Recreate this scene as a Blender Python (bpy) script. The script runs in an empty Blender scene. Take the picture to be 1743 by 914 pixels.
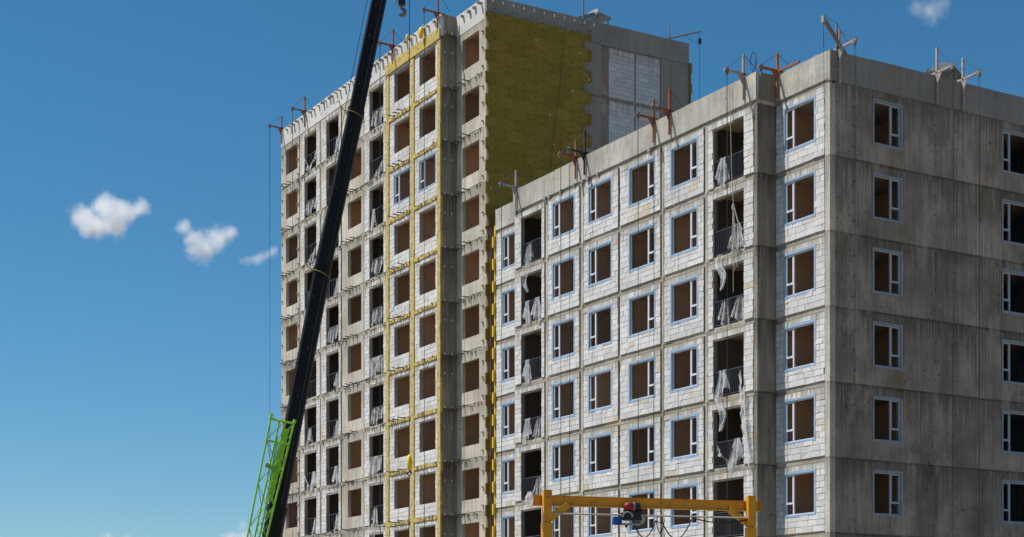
import bpy, math, random
from mathutils import Vector, Matrix
random.seed(7)
R = random.Random(11)
scn = bpy.context.scene

# ------------------------------------------------------------------ camera
CAM = Vector((48.890, -43.358, 1.7))
DIR = Vector((-0.862246, 0.506490, 0)); RGT = Vector((0.506490, 0.862246, 0))
FPX, HOR, CX = 2750.56, 1119.6, 871.5
cd = bpy.data.cameras.new('camera')
cam = bpy.data.objects.new('camera', cd); scn.collection.objects.link(cam)
cam.location = CAM; cam.rotation_euler = (math.radians(90), 0, math.atan2(0.862246, 0.506490))
cd.sensor_width = 36; cd.lens = FPX / 1743 * 36
cd.shift_y = (HOR - 457) / 1743
cd.clip_start = 0.5; cd.clip_end = 8000
scn.camera = cam

# ------------------------------------------------------------------ world, sun, exposure
SUN = Vector((-0.27, -0.44, 0.86)).normalized()
ELEV = math.asin(SUN.z); ROT = math.atan2(SUN.x, SUN.y)
w = bpy.data.worlds.new('World'); scn.world = w; w.use_nodes = True
nt = w.node_tree; nt.nodes.clear()
sky = nt.nodes.new('ShaderNodeTexSky'); sky.sky_type = 'NISHITA'; sky.sun_disc = False
sky.sun_elevation = ELEV; sky.sun_rotation = ROT % (2 * math.pi)
sky.altitude = 3800; sky.air_density = 1.5; sky.dust_density = 0.5; sky.ozone_density = 6
bg = nt.nodes.new('ShaderNodeBackground'); bg.inputs['Strength'].default_value = 0.088
hs = nt.nodes.new('ShaderNodeHueSaturation'); hs.inputs['Saturation'].default_value = 1.19; hs.inputs['Hue'].default_value = 0.486; hs.inputs['Value'].default_value = 0.96
wo = nt.nodes.new('ShaderNodeOutputWorld')
nt.links.new(sky.outputs[0], hs.inputs['Color']); nt.links.new(hs.outputs[0], bg.inputs[0]); nt.links.new(bg.outputs[0], wo.inputs[0])
sl = bpy.data.lights.new('sun', 'SUN'); sl.energy = 5.0; sl.angle = math.radians(0.5); sl.color = (1, 0.96, 0.9)
so = bpy.data.objects.new('sun', sl); scn.collection.objects.link(so)
so.rotation_euler = SUN.to_track_quat('Z', 'Y').to_euler()
scn.view_settings.view_transform = 'Standard'; scn.view_settings.look = 'None'
scn.view_settings.exposure = 0.2; scn.view_settings.gamma = 1
scn.cycles.max_bounces = 10; scn.cycles.diffuse_bounces = 4; scn.cycles.volume_bounces = 8
scn.cycles.transparent_max_bounces = 12

# ------------------------------------------------------------------ helpers
COL = scn.collection
def at(x, y, d):
    """point seen at pixel (x, y) of the photograph at distance d"""
    return CAM + DIR * d + RGT * ((x - CX) / FPX * d) + Vector((0, 0, (HOR - y) / FPX * d))

def appear(c, size):
    v = Vector(c) - CAM; z = v.dot(DIR)
    if z < 1: return 0
    px = CX + FPX * v.dot(RGT) / z; py = HOR - FPX * v.z / z
    s = size * FPX / z
    return s if (-20 < px < 1763 and -20 < py < 934) else s * 1e-3

class MB:
    def __init__(s): s.v = []; s.f = []; s.t = []
    def poly(s, vs, fs, tone=0.5):
        o = len(s.v); s.v += [Vector(p) for p in vs]
        s.f += [tuple(i + o for i in f) for f in fs]; s.t += [tone] * len(fs); return s
    def box(s, x0, x1, y0, y1, z0, z1, tone=0.5, j=0):
        P = [(x, y, z) for z in (z0, z1) for y in (y0, y1) for x in (x0, x1)]
        if j: P = [(a + R.uniform(-j, j), b + R.uniform(-j, j), c + R.uniform(-j, j)) for a, b, c in P]
        return s.poly(P, [(0, 2, 3, 1), (4, 5, 7, 6), (0, 1, 5, 4), (2, 6, 7, 3), (0, 4, 6, 2), (1, 3, 7, 5)], tone)
    def bar(s, p, q, w, h=None, up=(0, 0, 1), tone=0.5):
        p, q = Vector(p), Vector(q); d = (q - p).normalized(); h = h or w
        u = Vector(up)
        if abs(d.dot(u)) > 0.98: u = Vector((0, 1, 0)) if abs(d.y) < .9 else Vector((1, 0, 0))
        a = d.cross(u).normalized(); b = a.cross(d)
        P = [e + a * (i * w / 2) + b * (k * h / 2) for e in (p, q) for i, k in ((-1, -1), (1, -1), (1, 1), (-1, 1))]
        return s.poly(P, [(3, 2, 1, 0), (4, 5, 6, 7), (0, 1, 5, 4), (1, 2, 6, 5), (2, 3, 7, 6), (3, 0, 4, 7)], tone)
    def tube(s, pts, r, n=6, tone=0.5, cap=True):
        pts = [Vector(p) for p in pts]; rings = []; ref = None
        for i, p in enumerate(pts):
            d = (pts[min(i + 1, len(pts) - 1)] - pts[max(i - 1, 0)]).normalized()
            u = ref if ref is not None else (Vector((0, 0, 1)) if abs(d.z) < .9 else Vector((1, 0, 0)))
            a = (u - d * u.dot(d)).normalized(); b = d.cross(a); ref = a
            rr = r[i] if isinstance(r, (list, tuple)) else r
            rings.append([p + (a * math.cos(2 * math.pi * k / n) + b * math.sin(2 * math.pi * k / n)) * rr for k in range(n)])
        P = [p for g in rings for p in g]; F = []
        for i in range(len(rings) - 1):
            for k in range(n):
                F.append((i * n + k, i * n + (k + 1) % n, (i + 1) * n + (k + 1) % n, (i + 1) * n + k))
        if cap: F += [tuple(range(n - 1, -1, -1)), tuple((len(rings) - 1) * n + k for k in range(n))]
        return s.poly(P, F, tone)
    def ball(s, c, rx, ry, rz, n=10, m=7, tone=0.5, j=0):
        c = Vector(c); P = [c + Vector((0, 0, -rz))]
        for i in range(1, m):
            th = math.pi * i / m - math.pi / 2
            for k in range(n):
                a = 2 * math.pi * k / n; q = 1 + R.uniform(-j, j)
                P.append(c + Vector((rx * math.cos(th) * math.cos(a) * q, ry * math.cos(th) * math.sin(a) * q, rz * math.sin(th) * q)))
        P.append(c + Vector((0, 0, rz))); F = []
        for k in range(n):
            F.append((0, 1 + (k + 1) % n, 1 + k))
            F.append((len(P) - 1, 1 + (m - 2) * n + k, 1 + (m - 2) * n + (k + 1) % n))
        for i in range(m - 2):
            for k in range(n):
                F.append((1 + i * n + k, 1 + i * n + (k + 1) % n, 1 + (i + 1) * n + (k + 1) % n, 1 + (i + 1) * n + k))
        return s.poly(P, F, tone)
    def build(s, name, mat, parent=None, smooth=False, origin=None):
        if not s.v: return None
        if origin is None:
            origin = Vector([(min(p[i] for p in s.v) + max(p[i] for p in s.v)) / 2 for i in range(3)])
            if parent is None: origin.z = min(p.z for p in s.v)
        me = bpy.data.meshes.new(name)
        me.from_pydata([tuple(p - origin) for p in s.v], [], s.f)
        at_ = me.attributes.new('tone', 'FLOAT', 'FACE'); at_.data.foreach_set('value', s.t)
        if smooth: me.polygons.foreach_set('use_smooth', [True] * len(me.polygons))
        me.materials.append(mat)
        o = bpy.data.objects.new(name, me); COL.objects.link(o)
        if parent is not None:
            o.parent = parent; o.location = origin - base(parent)
        else: o.location = origin
        return o

def base(o):
    p = Vector(o.location)
    while o.parent is not None:
        o = o.parent; p = p + Vector(o.location)
    return p
def tag(o, label=None, cat=None, group=None, kind=None):
    if label: o['label'] = label
    if cat: o['category'] = cat
    if group: o['group'] = group
    if kind: o['kind'] = kind
    return o
def empty(name, loc, label=None, cat=None, group=None):
    o = bpy.data.objects.new(name, None); COL.objects.link(o); o.location = loc
    return tag(o, label, cat, group)

class Pieces:
    """alike pieces: the 300 that show largest become parts, the rest one joined part"""
    def __init__(s, name, mat, parent): s.n, s.m, s.p, s.l = name, mat, parent, []
    def box(s, x0, x1, y0, y1, z0, z1, tone=0.5, j=0):
        m = MB().box(x0, x1, y0, y1, z0, z1, tone, j)
        c = ((x0 + x1) / 2, (y0 + y1) / 2, (z0 + z1) / 2)
        s.l.append((appear(c, math.sqrt(max(x1 - x0, y1 - y0) * (z1 - z0))), m))
    def flush(s, limit=300):
        s.l.sort(key=lambda e: -e[0])
        for a, m in s.l[:limit]: m.build(s.n, s.m, s.p)
        rest = MB()
        for a, m in s.l[limit:]:
            o = len(rest.v); rest.v += m.v; rest.f += [tuple(i + o for i in f) for f in m.f]; rest.t += m.t
        r = rest.build('joined_' + s.n + 's', s.m, s.p)
        if r: r['kind'] = 'stuff'

# ------------------------------------------------------------------ materials
def newmat(name):
    m = bpy.data.materials.new(name); m.use_nodes = True
    n = m.node_tree.nodes; return m, n, m.node_tree.links, n['Principled BSDF']
def nd(n, t, **kw):
    x = n.new(t)
    for k, v in kw.items(): setattr(x, k, v)
    return x
def mth(n, l, op, a, b=None, c=None, clamp=False):
    x = n.new('ShaderNodeMath'); x.operation = op; x.use_clamp = clamp
    for i, e in enumerate((a, b, c)):
        if e is None: continue
        if isinstance(e, (int, float)): x.inputs[i].default_value = e
        else: l.new(e, x.inputs[i])
    return x.outputs[0]
def ramp(n, l, f, stops):
    x = n.new('ShaderNodeValToRGB'); e = x.color_ramp.elements
    e[0].position, e[0].color = stops[0][0], stops[0][1] + (1,)
    e[1].position, e[1].color = stops[-1][0], stops[-1][1] + (1,)
    for p, c in stops[1:-1]:
        k = e.new(p); k.color = c + (1,)
    l.new(f, x.inputs[0]); return x.outputs[0]
def mix(n, l, f, a, b, mode='MIX'):
    x = n.new('ShaderNodeMix'); x.data_type = 'RGBA'; x.blend_type = mode
    for i, e in ((0, f), (6, a), (7, b)):
        if isinstance(e, (int, float)): x.inputs[i].default_value = e
        elif isinstance(e, tuple): x.inputs[i].default_value = e + (1,)
        else: l.new(e, x.inputs[i])
    return x.outputs[2]
def noise(n, l, pos, scale, detail=4, rough=0.55, sc=(1, 1, 1), off=(0, 0, 0)):
    mp = n.new('ShaderNodeMapping'); mp.inputs['Scale'].default_value = sc; mp.inputs['Location'].default_value = off
    l.new(pos, mp.inputs[0])
    x = n.new('ShaderNodeTexNoise'); x.inputs['Scale'].default_value = scale
    x.inputs['Detail'].default_value = detail; x.inputs['Roughness'].default_value = rough
    l.new(mp.outputs[0], x.inputs['Vector']); return x.outputs[0]
G3 = lambda v: (v, v, v)

def concrete(name, col, streak=0.5, drip=0.6, blotch=0.35, warm=0.15, fl=0.7, rough=0.9, lines=0.0, grime=(.03, .027, .022)):
    m, n, l, b = newmat(name)
    geo = n.new('ShaderNodeNewGeometry'); pos = geo.outputs['Position']
    sep = n.new('ShaderNodeSeparateXYZ'); l.new(pos, sep.inputs[0])
    tone = nd(n, 'ShaderNodeAttribute', attribute_name='tone').outputs['Fac']
    big = noise(n, l, pos, 0.45, 5)
    fine = noise(n, l, pos, 9, 5, 0.65)
    stk = noise(n, l, pos, 1.0, 5, 0.6, (5.5, 5.5, 0.16))
    stk2 = noise(n, l, pos, 1.0, 3, 0.6, (16, 16, 0.35), (3, 1, 7))
    c = mix(n, l, ramp(n, l, big, [(.3, G3(0)), (.7, G3(1))]), tuple(x * (1 - blotch) for x in col), tuple(min(1, x * (1 + blotch * .5)) for x in col))
    tm = mth(n, l, 'MULTIPLY_ADD', tone, 0.5, 0.75)
    cmb = n.new('ShaderNodeCombineXYZ')
    for i in range(3): l.new(tm, cmb.inputs[i])
    c = mix(n, l, 1.0, c, cmb.outputs[0], 'MULTIPLY')
    # warm rusty patches
    wn = noise(n, l, pos, 0.5, 5, .6, (1.3, 1.3, .45), (9, 4, 2))
    wm = mth(n, l, 'MULTIPLY', ramp(n, l, wn, [(.56, G3(0)), (.72, G3(1))]), warm)
    c = mix(n, l, wm, c, (col[0] * .75, col[0] * .5, col[0] * .22))
    # vertical wash marks
    s1 = mth(n, l, 'MULTIPLY', ramp(n, l, stk, [(.36, G3(1)), (.56, G3(0))]), streak)
    c = mix(n, l, s1, c, tuple(x * .42 for x in col))
    s2 = mth(n, l, 'MULTIPLY', ramp(n, l, stk2, [(.58, G3(0)), (.72, G3(1))]), streak * .45)
    c = mix(n, l, s2, c, tuple(min(1, x * 1.45) for x in col))
    # drips running down from every slab joint
    fr = mth(n, l, 'FRACT', mth(n, l, 'DIVIDE', mth(n, l, 'SUBTRACT', sep.outputs[2], fl), 3.0))
    stk3 = noise(n, l, pos, 1.0, 4, .65, (11, 11, 0.12), (6, 2, 5))
    reach = mth(n, l, 'MULTIPLY_ADD', mth(n, l, 'MULTIPLY', stk, stk3), 5.2, -0.92)
    up = mth(n, l, 'SUBTRACT', 1.0, fr)
    dm = mth(n, l, 'SUBTRACT', 1.0, mth(n, l, 'DIVIDE', up, mth(n, l, 'MAXIMUM', reach, .03)), clamp=True)
    dm = mth(n, l, 'MULTIPLY', mth(n, l, 'POWER', dm, 0.7), mth(n, l, 'MULTIPLY', ramp(n, l, stk2, [(.3, G3(1)), (.7, G3(.55))]), drip))
    c = mix(n, l, dm, c, grime)
    jb = mth(n, l, 'MULTIPLY', mth(n, l, 'GREATER_THAN', mth(n, l, 'ADD', fr, mth(n, l, 'MULTIPLY', stk3, .075)), 1.012), drip * .3)
    c = mix(n, l, jb, c, grime)
    if lines:
        ln = noise(n, l, pos, 1.0, 2, .5, (9, 9, .06), (2, 6, 4))
        c = mix(n, l, mth(n, l, 'MULTIPLY', ramp(n, l, ln, [(.475, G3(0)), (.5, G3(1)), (.525, G3(0))]), lines), c, grime)
        md = noise(n, l, pos, .8, 4, .6, (1, 1, .7), (7, 7, 7))
        c = mix(n, l, ramp(n, l, md, [(.5, G3(0)), (.66, G3(.6))]), c, tuple(x * .5 for x in col))
        lt = noise(n, l, pos, .6, 5, .65, (1.4, 1.4, .55), (1, 9, 3))
        c = mix(n, l, ramp(n, l, lt, [(.54, G3(0)), (.66, G3(.5))]), c, tuple(min(1, x * 1.35) for x in col))
    f2 = ramp(n, l, fine, [(.25, G3(.72)), (.5, G3(1)), (.8, G3(1.0))])
    c = mix(n, l, 1.0, c, f2, 'MULTIPLY')
    pit = noise(n, l, pos, 3.2, 2, .5, off=(2, 8, 1))
    c = mix(n, l, ramp(n, l, pit, [(.70, G3(0)), (.74, G3(.55))]), c, grime)
    l.new(c, b.inputs['Base Color']); b.inputs['Roughness'].default_value = rough
    b.inputs['Specular IOR Level'].default_value = 0.2
    bp = n.new('ShaderNodeBump'); bp.inputs['Strength'].default_value = 0.35; bp.inputs['Distance'].default_value = 0.02
    l.new(fine, bp.inputs['Height']); l.new(bp.outputs[0], b.inputs['Normal'])
    return m

def blockmat(name, lo, hi, beige):
    m, n, l, b = newmat(name)
    pos = n.new('ShaderNodeNewGeometry').outputs['Position']
    tone = nd(n, 'ShaderNodeAttribute', attribute_name='tone').outputs['Fac']
    c = ramp(n, l, tone, [(0, lo), (.62, hi), (.78, hi), (1, beige)])
    big = noise(n, l, pos, 0.9, 5, .6); fine = noise(n, l, pos, 14, 4, .7)
    c = mix(n, l, ramp(n, l, big, [(.52, G3(0)), (.75, G3(.42))]), c, (.46, .41, .33))
    stk = noise(n, l, pos, 1.0, 4, .6, (7, 7, .3), (5, 2, 1))
    c = mix(n, l, ramp(n, l, stk, [(.60, G3(0)), (.76, G3(.40))]), c, (.30, .27, .22))
    sep = n.new('ShaderNodeSeparateXYZ'); l.new(pos, sep.inputs[0])
    fr = mth(n, l, 'FRACT', mth(n, l, 'DIVIDE', mth(n, l, 'SUBTRACT', sep.outputs[2], .6), 3.0))
    dn = noise(n, l, pos, 1.0, 5, .65, (4.2, 4.2, .14), (8, 3, 6))
    reach = mth(n, l, 'MAXIMUM', mth(n, l, 'MULTIPLY_ADD', dn, 2.4, -.98), .02)
    dm = mth(n, l, 'SUBTRACT', 1.0, mth(n, l, 'DIVIDE', mth(n, l, 'SUBTRACT', 1.0, fr), reach), clamp=True)
    c = mix(n, l, mth(n, l, 'MULTIPLY', dm, .75), c, (.27, .235, .175))
    sm = noise(n, l, pos, 2.6, 5, .7, (1, 1, 1.6), (3, 9, 9))
    c = mix(n, l, ramp(n, l, sm, [(.60, G3(0)), (.66, G3(.5))]), c, (.38, .355, .31))
    c = mix(n, l, 1.0, c, ramp(n, l, fine, [(.25, G3(.66)), (.5, G3(1)), (.8, G3(1.0))]), 'MULTIPLY')
    l.new(c, b.inputs['Base Color']); b.inputs['Roughness'].default_value = .95; b.inputs['Specular IOR Level'].default_value = .15
    bp = n.new('ShaderNodeBump'); bp.inputs['Strength'].default_value = .3; bp.inputs['Distance'].default_value = .015
    l.new(fine, bp.inputs['Height']); l.new(bp.outputs[0], b.inputs['Normal'])
    return m

def plain(name, col, rough=.6, metal=0, var=.25, vs=3.0, spec=.4, dirt=None, dl=.6, tn=0):
    m, n, l, b = newmat(name)
    pos = n.new('ShaderNodeNewGeometry').outputs['Position']
    v = noise(n, l, pos, vs, 5, .6)
    c = mix(n, l, v, tuple(x * (1 - var) for x in col), tuple(min(1, x * (1 + var)) for x in col))
    if tn:
        tm = mth(n, l, 'MULTIPLY_ADD', nd(n, 'ShaderNodeAttribute', attribute_name='tone').outputs['Fac'], tn, 1 - tn / 2)
        cmb = n.new('ShaderNodeCombineXYZ')
        for i in range(3): l.new(tm, cmb.inputs[i])
        c = mix(n, l, 1.0, c, cmb.outputs[0], 'MULTIPLY')
    if dirt:
        d = noise(n, l, pos, vs * 1.7, 5, .65, off=(4, 4, 4))
        c = mix(n, l, ramp(n, l, d, [(dl - .06, G3(0)), (dl + .08, G3(.85))]), c, dirt)
    l.new(c, b.inputs['Base Color']); b.inputs['Roughness'].default_value = rough
    b.inputs['Metallic'].default_value = metal; b.inputs['Specular IOR Level'].default_value = spec
    return m

M = {}
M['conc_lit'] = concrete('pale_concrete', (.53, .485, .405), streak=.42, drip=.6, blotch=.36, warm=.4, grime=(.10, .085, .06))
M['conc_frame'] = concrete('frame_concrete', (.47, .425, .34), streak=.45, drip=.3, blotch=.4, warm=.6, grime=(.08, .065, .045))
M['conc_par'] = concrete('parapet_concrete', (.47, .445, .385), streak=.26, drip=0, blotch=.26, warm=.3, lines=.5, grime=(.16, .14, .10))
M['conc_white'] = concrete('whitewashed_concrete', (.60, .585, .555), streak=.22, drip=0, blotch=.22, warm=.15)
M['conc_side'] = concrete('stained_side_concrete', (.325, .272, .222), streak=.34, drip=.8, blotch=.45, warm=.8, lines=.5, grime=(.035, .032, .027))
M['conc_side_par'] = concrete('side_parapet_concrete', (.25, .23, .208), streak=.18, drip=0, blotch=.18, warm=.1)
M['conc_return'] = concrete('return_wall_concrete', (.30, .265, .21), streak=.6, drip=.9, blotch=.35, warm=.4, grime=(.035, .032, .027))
M['mortar'] = plain('mortar_joint', (.20, .185, .16), .95, var=.35, vs=5)
M['mortar_pale'] = plain('pale_mortar_joint', (.33, .31, .275), .95, var=.35, vs=5)
M['block'] = blockmat('aerated_block', (.52, .515, .505), (.66, .645, .63), (.54, .46, .355))
M['block_side'] = blockmat('aerated_block_shaded', (.39, .40, .42), (.48, .49, .515), (.42, .42, .42))  # same aerated blocks, the side wall's bluish shade put into the colour
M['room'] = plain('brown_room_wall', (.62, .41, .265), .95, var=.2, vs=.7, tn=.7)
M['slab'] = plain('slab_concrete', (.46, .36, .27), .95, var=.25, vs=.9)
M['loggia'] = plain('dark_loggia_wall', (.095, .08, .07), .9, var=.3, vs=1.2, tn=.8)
M['tape'] = plain('blue_window_tape', (.25, .36, .49), .7, var=.16, vs=5, dirt=(.46, .49, .53), dl=.62)
M['pvc_shade'] = plain('shaded_window_plastic', (.33, .36, .40), .5, var=.15, vs=5)  # white frame plastic darkened in colour to stand for shade on the side wall
M['room_far'] = plain('light_brown_room_wall', (.68, .45, .29), .95, var=.2, vs=.7)
M['tape_shade'] = plain('shaded_foam_and_tape', (.22, .25, .285), .8, var=.35, vs=6, dirt=(.45, .45, .44), dl=.62)  # side-wall tape with its shade put into the colour, foam patches paler
M['pvc'] = plain('white_window_plastic', (.62, .635, .67), .4, var=.08)
M['rail'] = plain('dark_railing_paint', (.045, .05, .058), .5, var=.3)
M['steel'] = plain('dull_steel', (.20, .185, .17), .6, .3, var=.4, vs=8)
M['peg'] = plain('steel_peg_metal', (.13, .12, .11), .7, .2, var=.4, vs=8)
M['plate'] = plain('grey_fixing_plate', (.30, .28, .26), .8, var=.35, vs=6)
M['rust_orange'] = plain('orange_davit_paint', (.34, .105, .032), .75, var=.4, vs=7, dirt=(.14, .075, .05), dl=.56)
M['rust_brown'] = plain('rusty_davit_steel', (.22, .10, .06), .8, var=.4, vs=6, dirt=(.3, .27, .25), dl=.60)
M['rust_red'] = plain('rust_red_davit_paint', (.27, .075, .04), .8, var=.35, vs=6, dirt=(.08, .05, .04), dl=.6)
M['rust_redor'] = plain('red_orange_davit_paint', (.27, .07, .035), .75, var=.3, vs=6, dirt=(.10, .05, .03), dl=.62)
M['davit_grey'] = plain('grey_davit_paint', (.36, .31, .29), .7, var=.3, vs=6, dirt=(.13, .09, .07), dl=.6)
M['davit_dark'] = plain('black_davit_paint', (.035, .033, .033), .7, var=.3, vs=6)
M['rope'] = plain('dark_rope', (.055, .05, .045), .8)
M['rope_pale'] = plain('pale_rope', (.42, .38, .31), .9)
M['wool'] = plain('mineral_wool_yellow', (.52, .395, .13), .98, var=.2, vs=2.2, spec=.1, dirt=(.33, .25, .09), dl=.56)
M['wool_side'] = plain('mineral_wool_shaded', (.215, .155, .031), .98, var=.12, vs=1.1, spec=.1, dirt=(.185, .135, .03), dl=.62, tn=.4)  # yellow wool darkened, the side wall's shade put into the colour
M['wool_orange'] = plain('mineral_wool_amber', (.60, .38, .05), .98, var=.2, vs=3, spec=.1)
M['dowel'] = plain('dark_dowel_head', (.035, .03, .02), .8)
M['dowel_white'] = plain('white_dowel_head', (.7, .68, .62), .8)
M['tin_dark'] = plain('dark_vent_tin', (.075, .08, .088), .6, .2, var=.4, vs=5)  # darker tin for the lower block's vent hood
M['tin'] = plain('galvanised_tin', (.17, .185, .205), .6, .2, var=.25, vs=4)
M['boom'] = plain('black_boom_paint', (.009, .0088, .009), .55, var=.5, vs=1.2, spec=.16, dirt=(.035, .032, .03), dl=.66)
M['boom_edge'] = plain('worn_boom_edge', (.035, .034, .036), .5, var=.5, vs=3, spec=.25)
M['green_dark'] = plain('shaded_green_paint', (.16, .40, .03), .5, var=.25, vs=2.5)  # lime paint with shade put into the colour, for lacing and small jib parts
M['green'] = plain('lime_crane_paint', (.30, .60, .03), .5, var=.25, vs=2.5, dirt=(.12, .25, .03), dl=.64)
M['gantry'] = plain('orange_yellow_gantry_paint', (.66, .275, .006), .5, var=.16, vs=2.5, dirt=(.30, .12, .015), dl=.61)
M['red'] = plain('red_motor_paint', (.27, .01, .012), .5, var=.4, vs=8, dirt=(.05, .02, .02), dl=.6)
M['blue'] = plain('blue_box_paint', (.01, .06, .26), .55, var=.3, vs=8)
M['black'] = plain('black_rubber', (.012, .012, .013), .5, var=.3)
M['yellow'] = plain('yellow_plastic', (.80, .52, .02), .6, var=.15, vs=6)
M['strap'] = plain('yellow_green_strap', (.17, .165, .03), .8, var=.2)
M['soil'] = plain('dusty_site_soil', (.26, .215, .16), 1, var=.25, vs=.12)

def plasticmat():
    m, n, l, b = newmat('torn_white_plastic')
    pos = n.new('ShaderNodeNewGeometry').outputs['Position']
    v = noise(n, l, pos, 4, 5, .65)
    c = mix(n, l, v, (.72, .72, .72), (.92, .92, .93))
    l.new(c, b.inputs['Base Color']); b.inputs['Roughness'].default_value = .45
    tr = n.new('ShaderNodeBsdfTranslucent'); l.new(c, tr.inputs[0])
    ms = n.new('ShaderNodeMixShader'); ms.inputs[0].default_value = .45
    l.new(b.outputs[0], ms.inputs[1]); l.new(tr.outputs[0], ms.inputs[2])
    tp = n.new('ShaderNodeBsdfTransparent'); m2 = n.new('ShaderNodeMixShader')
    f = ramp(n, l, noise(n, l, pos, 2.6, 4, .6, off=(1, 5, 3)), [(.42, G3(0.12)), (.62, G3(.62))]); l.new(f, m2.inputs[0])
    l.new(ms.outputs[0], m2.inputs[1]); l.new(tp.outputs[0], m2.inputs[2])
    l.new(m2.outputs[0], n['Material Output'].inputs[0]); return m
M['plastic'] = plasticmat()
def glassmat():
    m, n, l, b = newmat('window_glass')
    tp = n.new('ShaderNodeBsdfTransparent'); tp.inputs[0].default_value = (.97, .975, .975, 1)
    gl = n.new('ShaderNodeBsdfGlossy'); gl.inputs['Roughness'].default_value = .03
    fr = n.new('ShaderNodeFresnel'); fr.inputs[0].default_value = 1.05
    ms = n.new('ShaderNodeMixShader'); l.new(fr.outputs[0], ms.inputs[0])
    l.new(tp.outputs[0], ms.inputs[1]); l.new(gl.outputs[0], ms.inputs[2])
    l.new(ms.outputs[0], n['Material Output'].inputs[0]); return m
M['glass'] = glassmat()

# ------------------------------------------------------------------ ground
g = MB().poly([(-4000, -4000, 0), (4000, -4000, 0), (4000, 4000, 0), (-4000, 4000, 0)], [(0, 1, 2, 3)]).build('ground', M['soil'])
tag(g, kind='structure')

# ------------------------------------------------------------------ building kit
F0 = 0.7                                   # ground floor level, storeys of 3 m
TALL = empty('apartment_block', (-41, 6.5, 0), 'taller unfinished apartment block with yellow insulation on its windowless side wall', 'building')
LOW = empty('apartment_block', (-13, 6.5, 0), 'lower unfinished apartment block of white blocks with blue-taped windows', 'building')
BL = {TALL: Pieces('block', M['block'], TALL), LOW: Pieces('block', M['block'], LOW)}
WOOL = Pieces('insulation_board', M['wool'], TALL)

def opening_boxes(mb, x0, x1, y0, y1, z0, z1, op, tone=.5):
    ox0, ox1, oz0, oz1 = op
    mb.box(x0, ox0, y0, y1, z0, z1, tone); mb.box(ox1, x1, y0, y1, z0, z1, tone)
    if oz0 > z0: mb.box(ox0, ox1, y0 + .001, y1, z0, oz0, tone)
    mb.box(ox0, ox1, y0 + .001, y1, oz1, z1, tone)

def block_panel(b, Y, x0, x1, z0, z1, op, beige=.1, H=.25, L=.6):
    """aerated-concrete infill: mortar bed with single blocks standing proud of it"""
    mb = MB(); opening_boxes(mb, x0, x1, Y + .018, Y + .22, z0, z1, op); mb.build('mortar_bed', M['mortar'] if b is LOW else M['mortar_pale'], b)
    ox0, ox1, oz0, oz1 = op; P = BL[b]; row = 0; z = z0
    base_t = R.uniform(-.22, .12); top_up = R.random() < .7
    patch = R.random() < beige * 1.4; px = R.uniform(x0, x1); pz = R.uniform(z0, z1)
    while z < z1 - .05:
        zt = min(z + H, z1)
        cuts = [(x0, x1)]
        if oz0 < zt - .03 and oz1 > z + .03: cuts = [(x0, ox0), (ox1, x1)]
        for a, c in cuts:
            x = a - (L / 2 if row % 2 else 0) + R.uniform(-.12, .12) * 0 - R.choice((0, 0, .15))
            while x < c - .02:
                Lq = .21 if (top_up and zt > z1 - .02) else L * R.choice((1, 1, 1, .8))
                xa, xb = max(x, a), min(x + Lq, c)
                x = xb if xb > x else x + L
                if xb - xa < .07: continue
                za, zb = z + .008, zt - .008
                if oz0 < zb and oz1 > za and xa < ox1 and xb > ox0:      # trim at sill and lintel
                    if za < oz0: zb = min(zb, oz0)
                    else: za = max(za, oz1)
                    if zb - za < .03: continue
                t = min(.76, max(0, R.uniform(.05, .75) + base_t))
                near = patch and abs((xa + xb) / 2 - px) < .9 and abs(z - pz) < .5
                if R.random() < beige or (near and R.random() < .8): t = R.uniform(.86, 1)
                P.box(xa + .008, xb - .008, Y - R.uniform(0, .014), Y + .10, za, zb, t, .003 if R.random() < .8 else .012)
        z += H; row += 1

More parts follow.
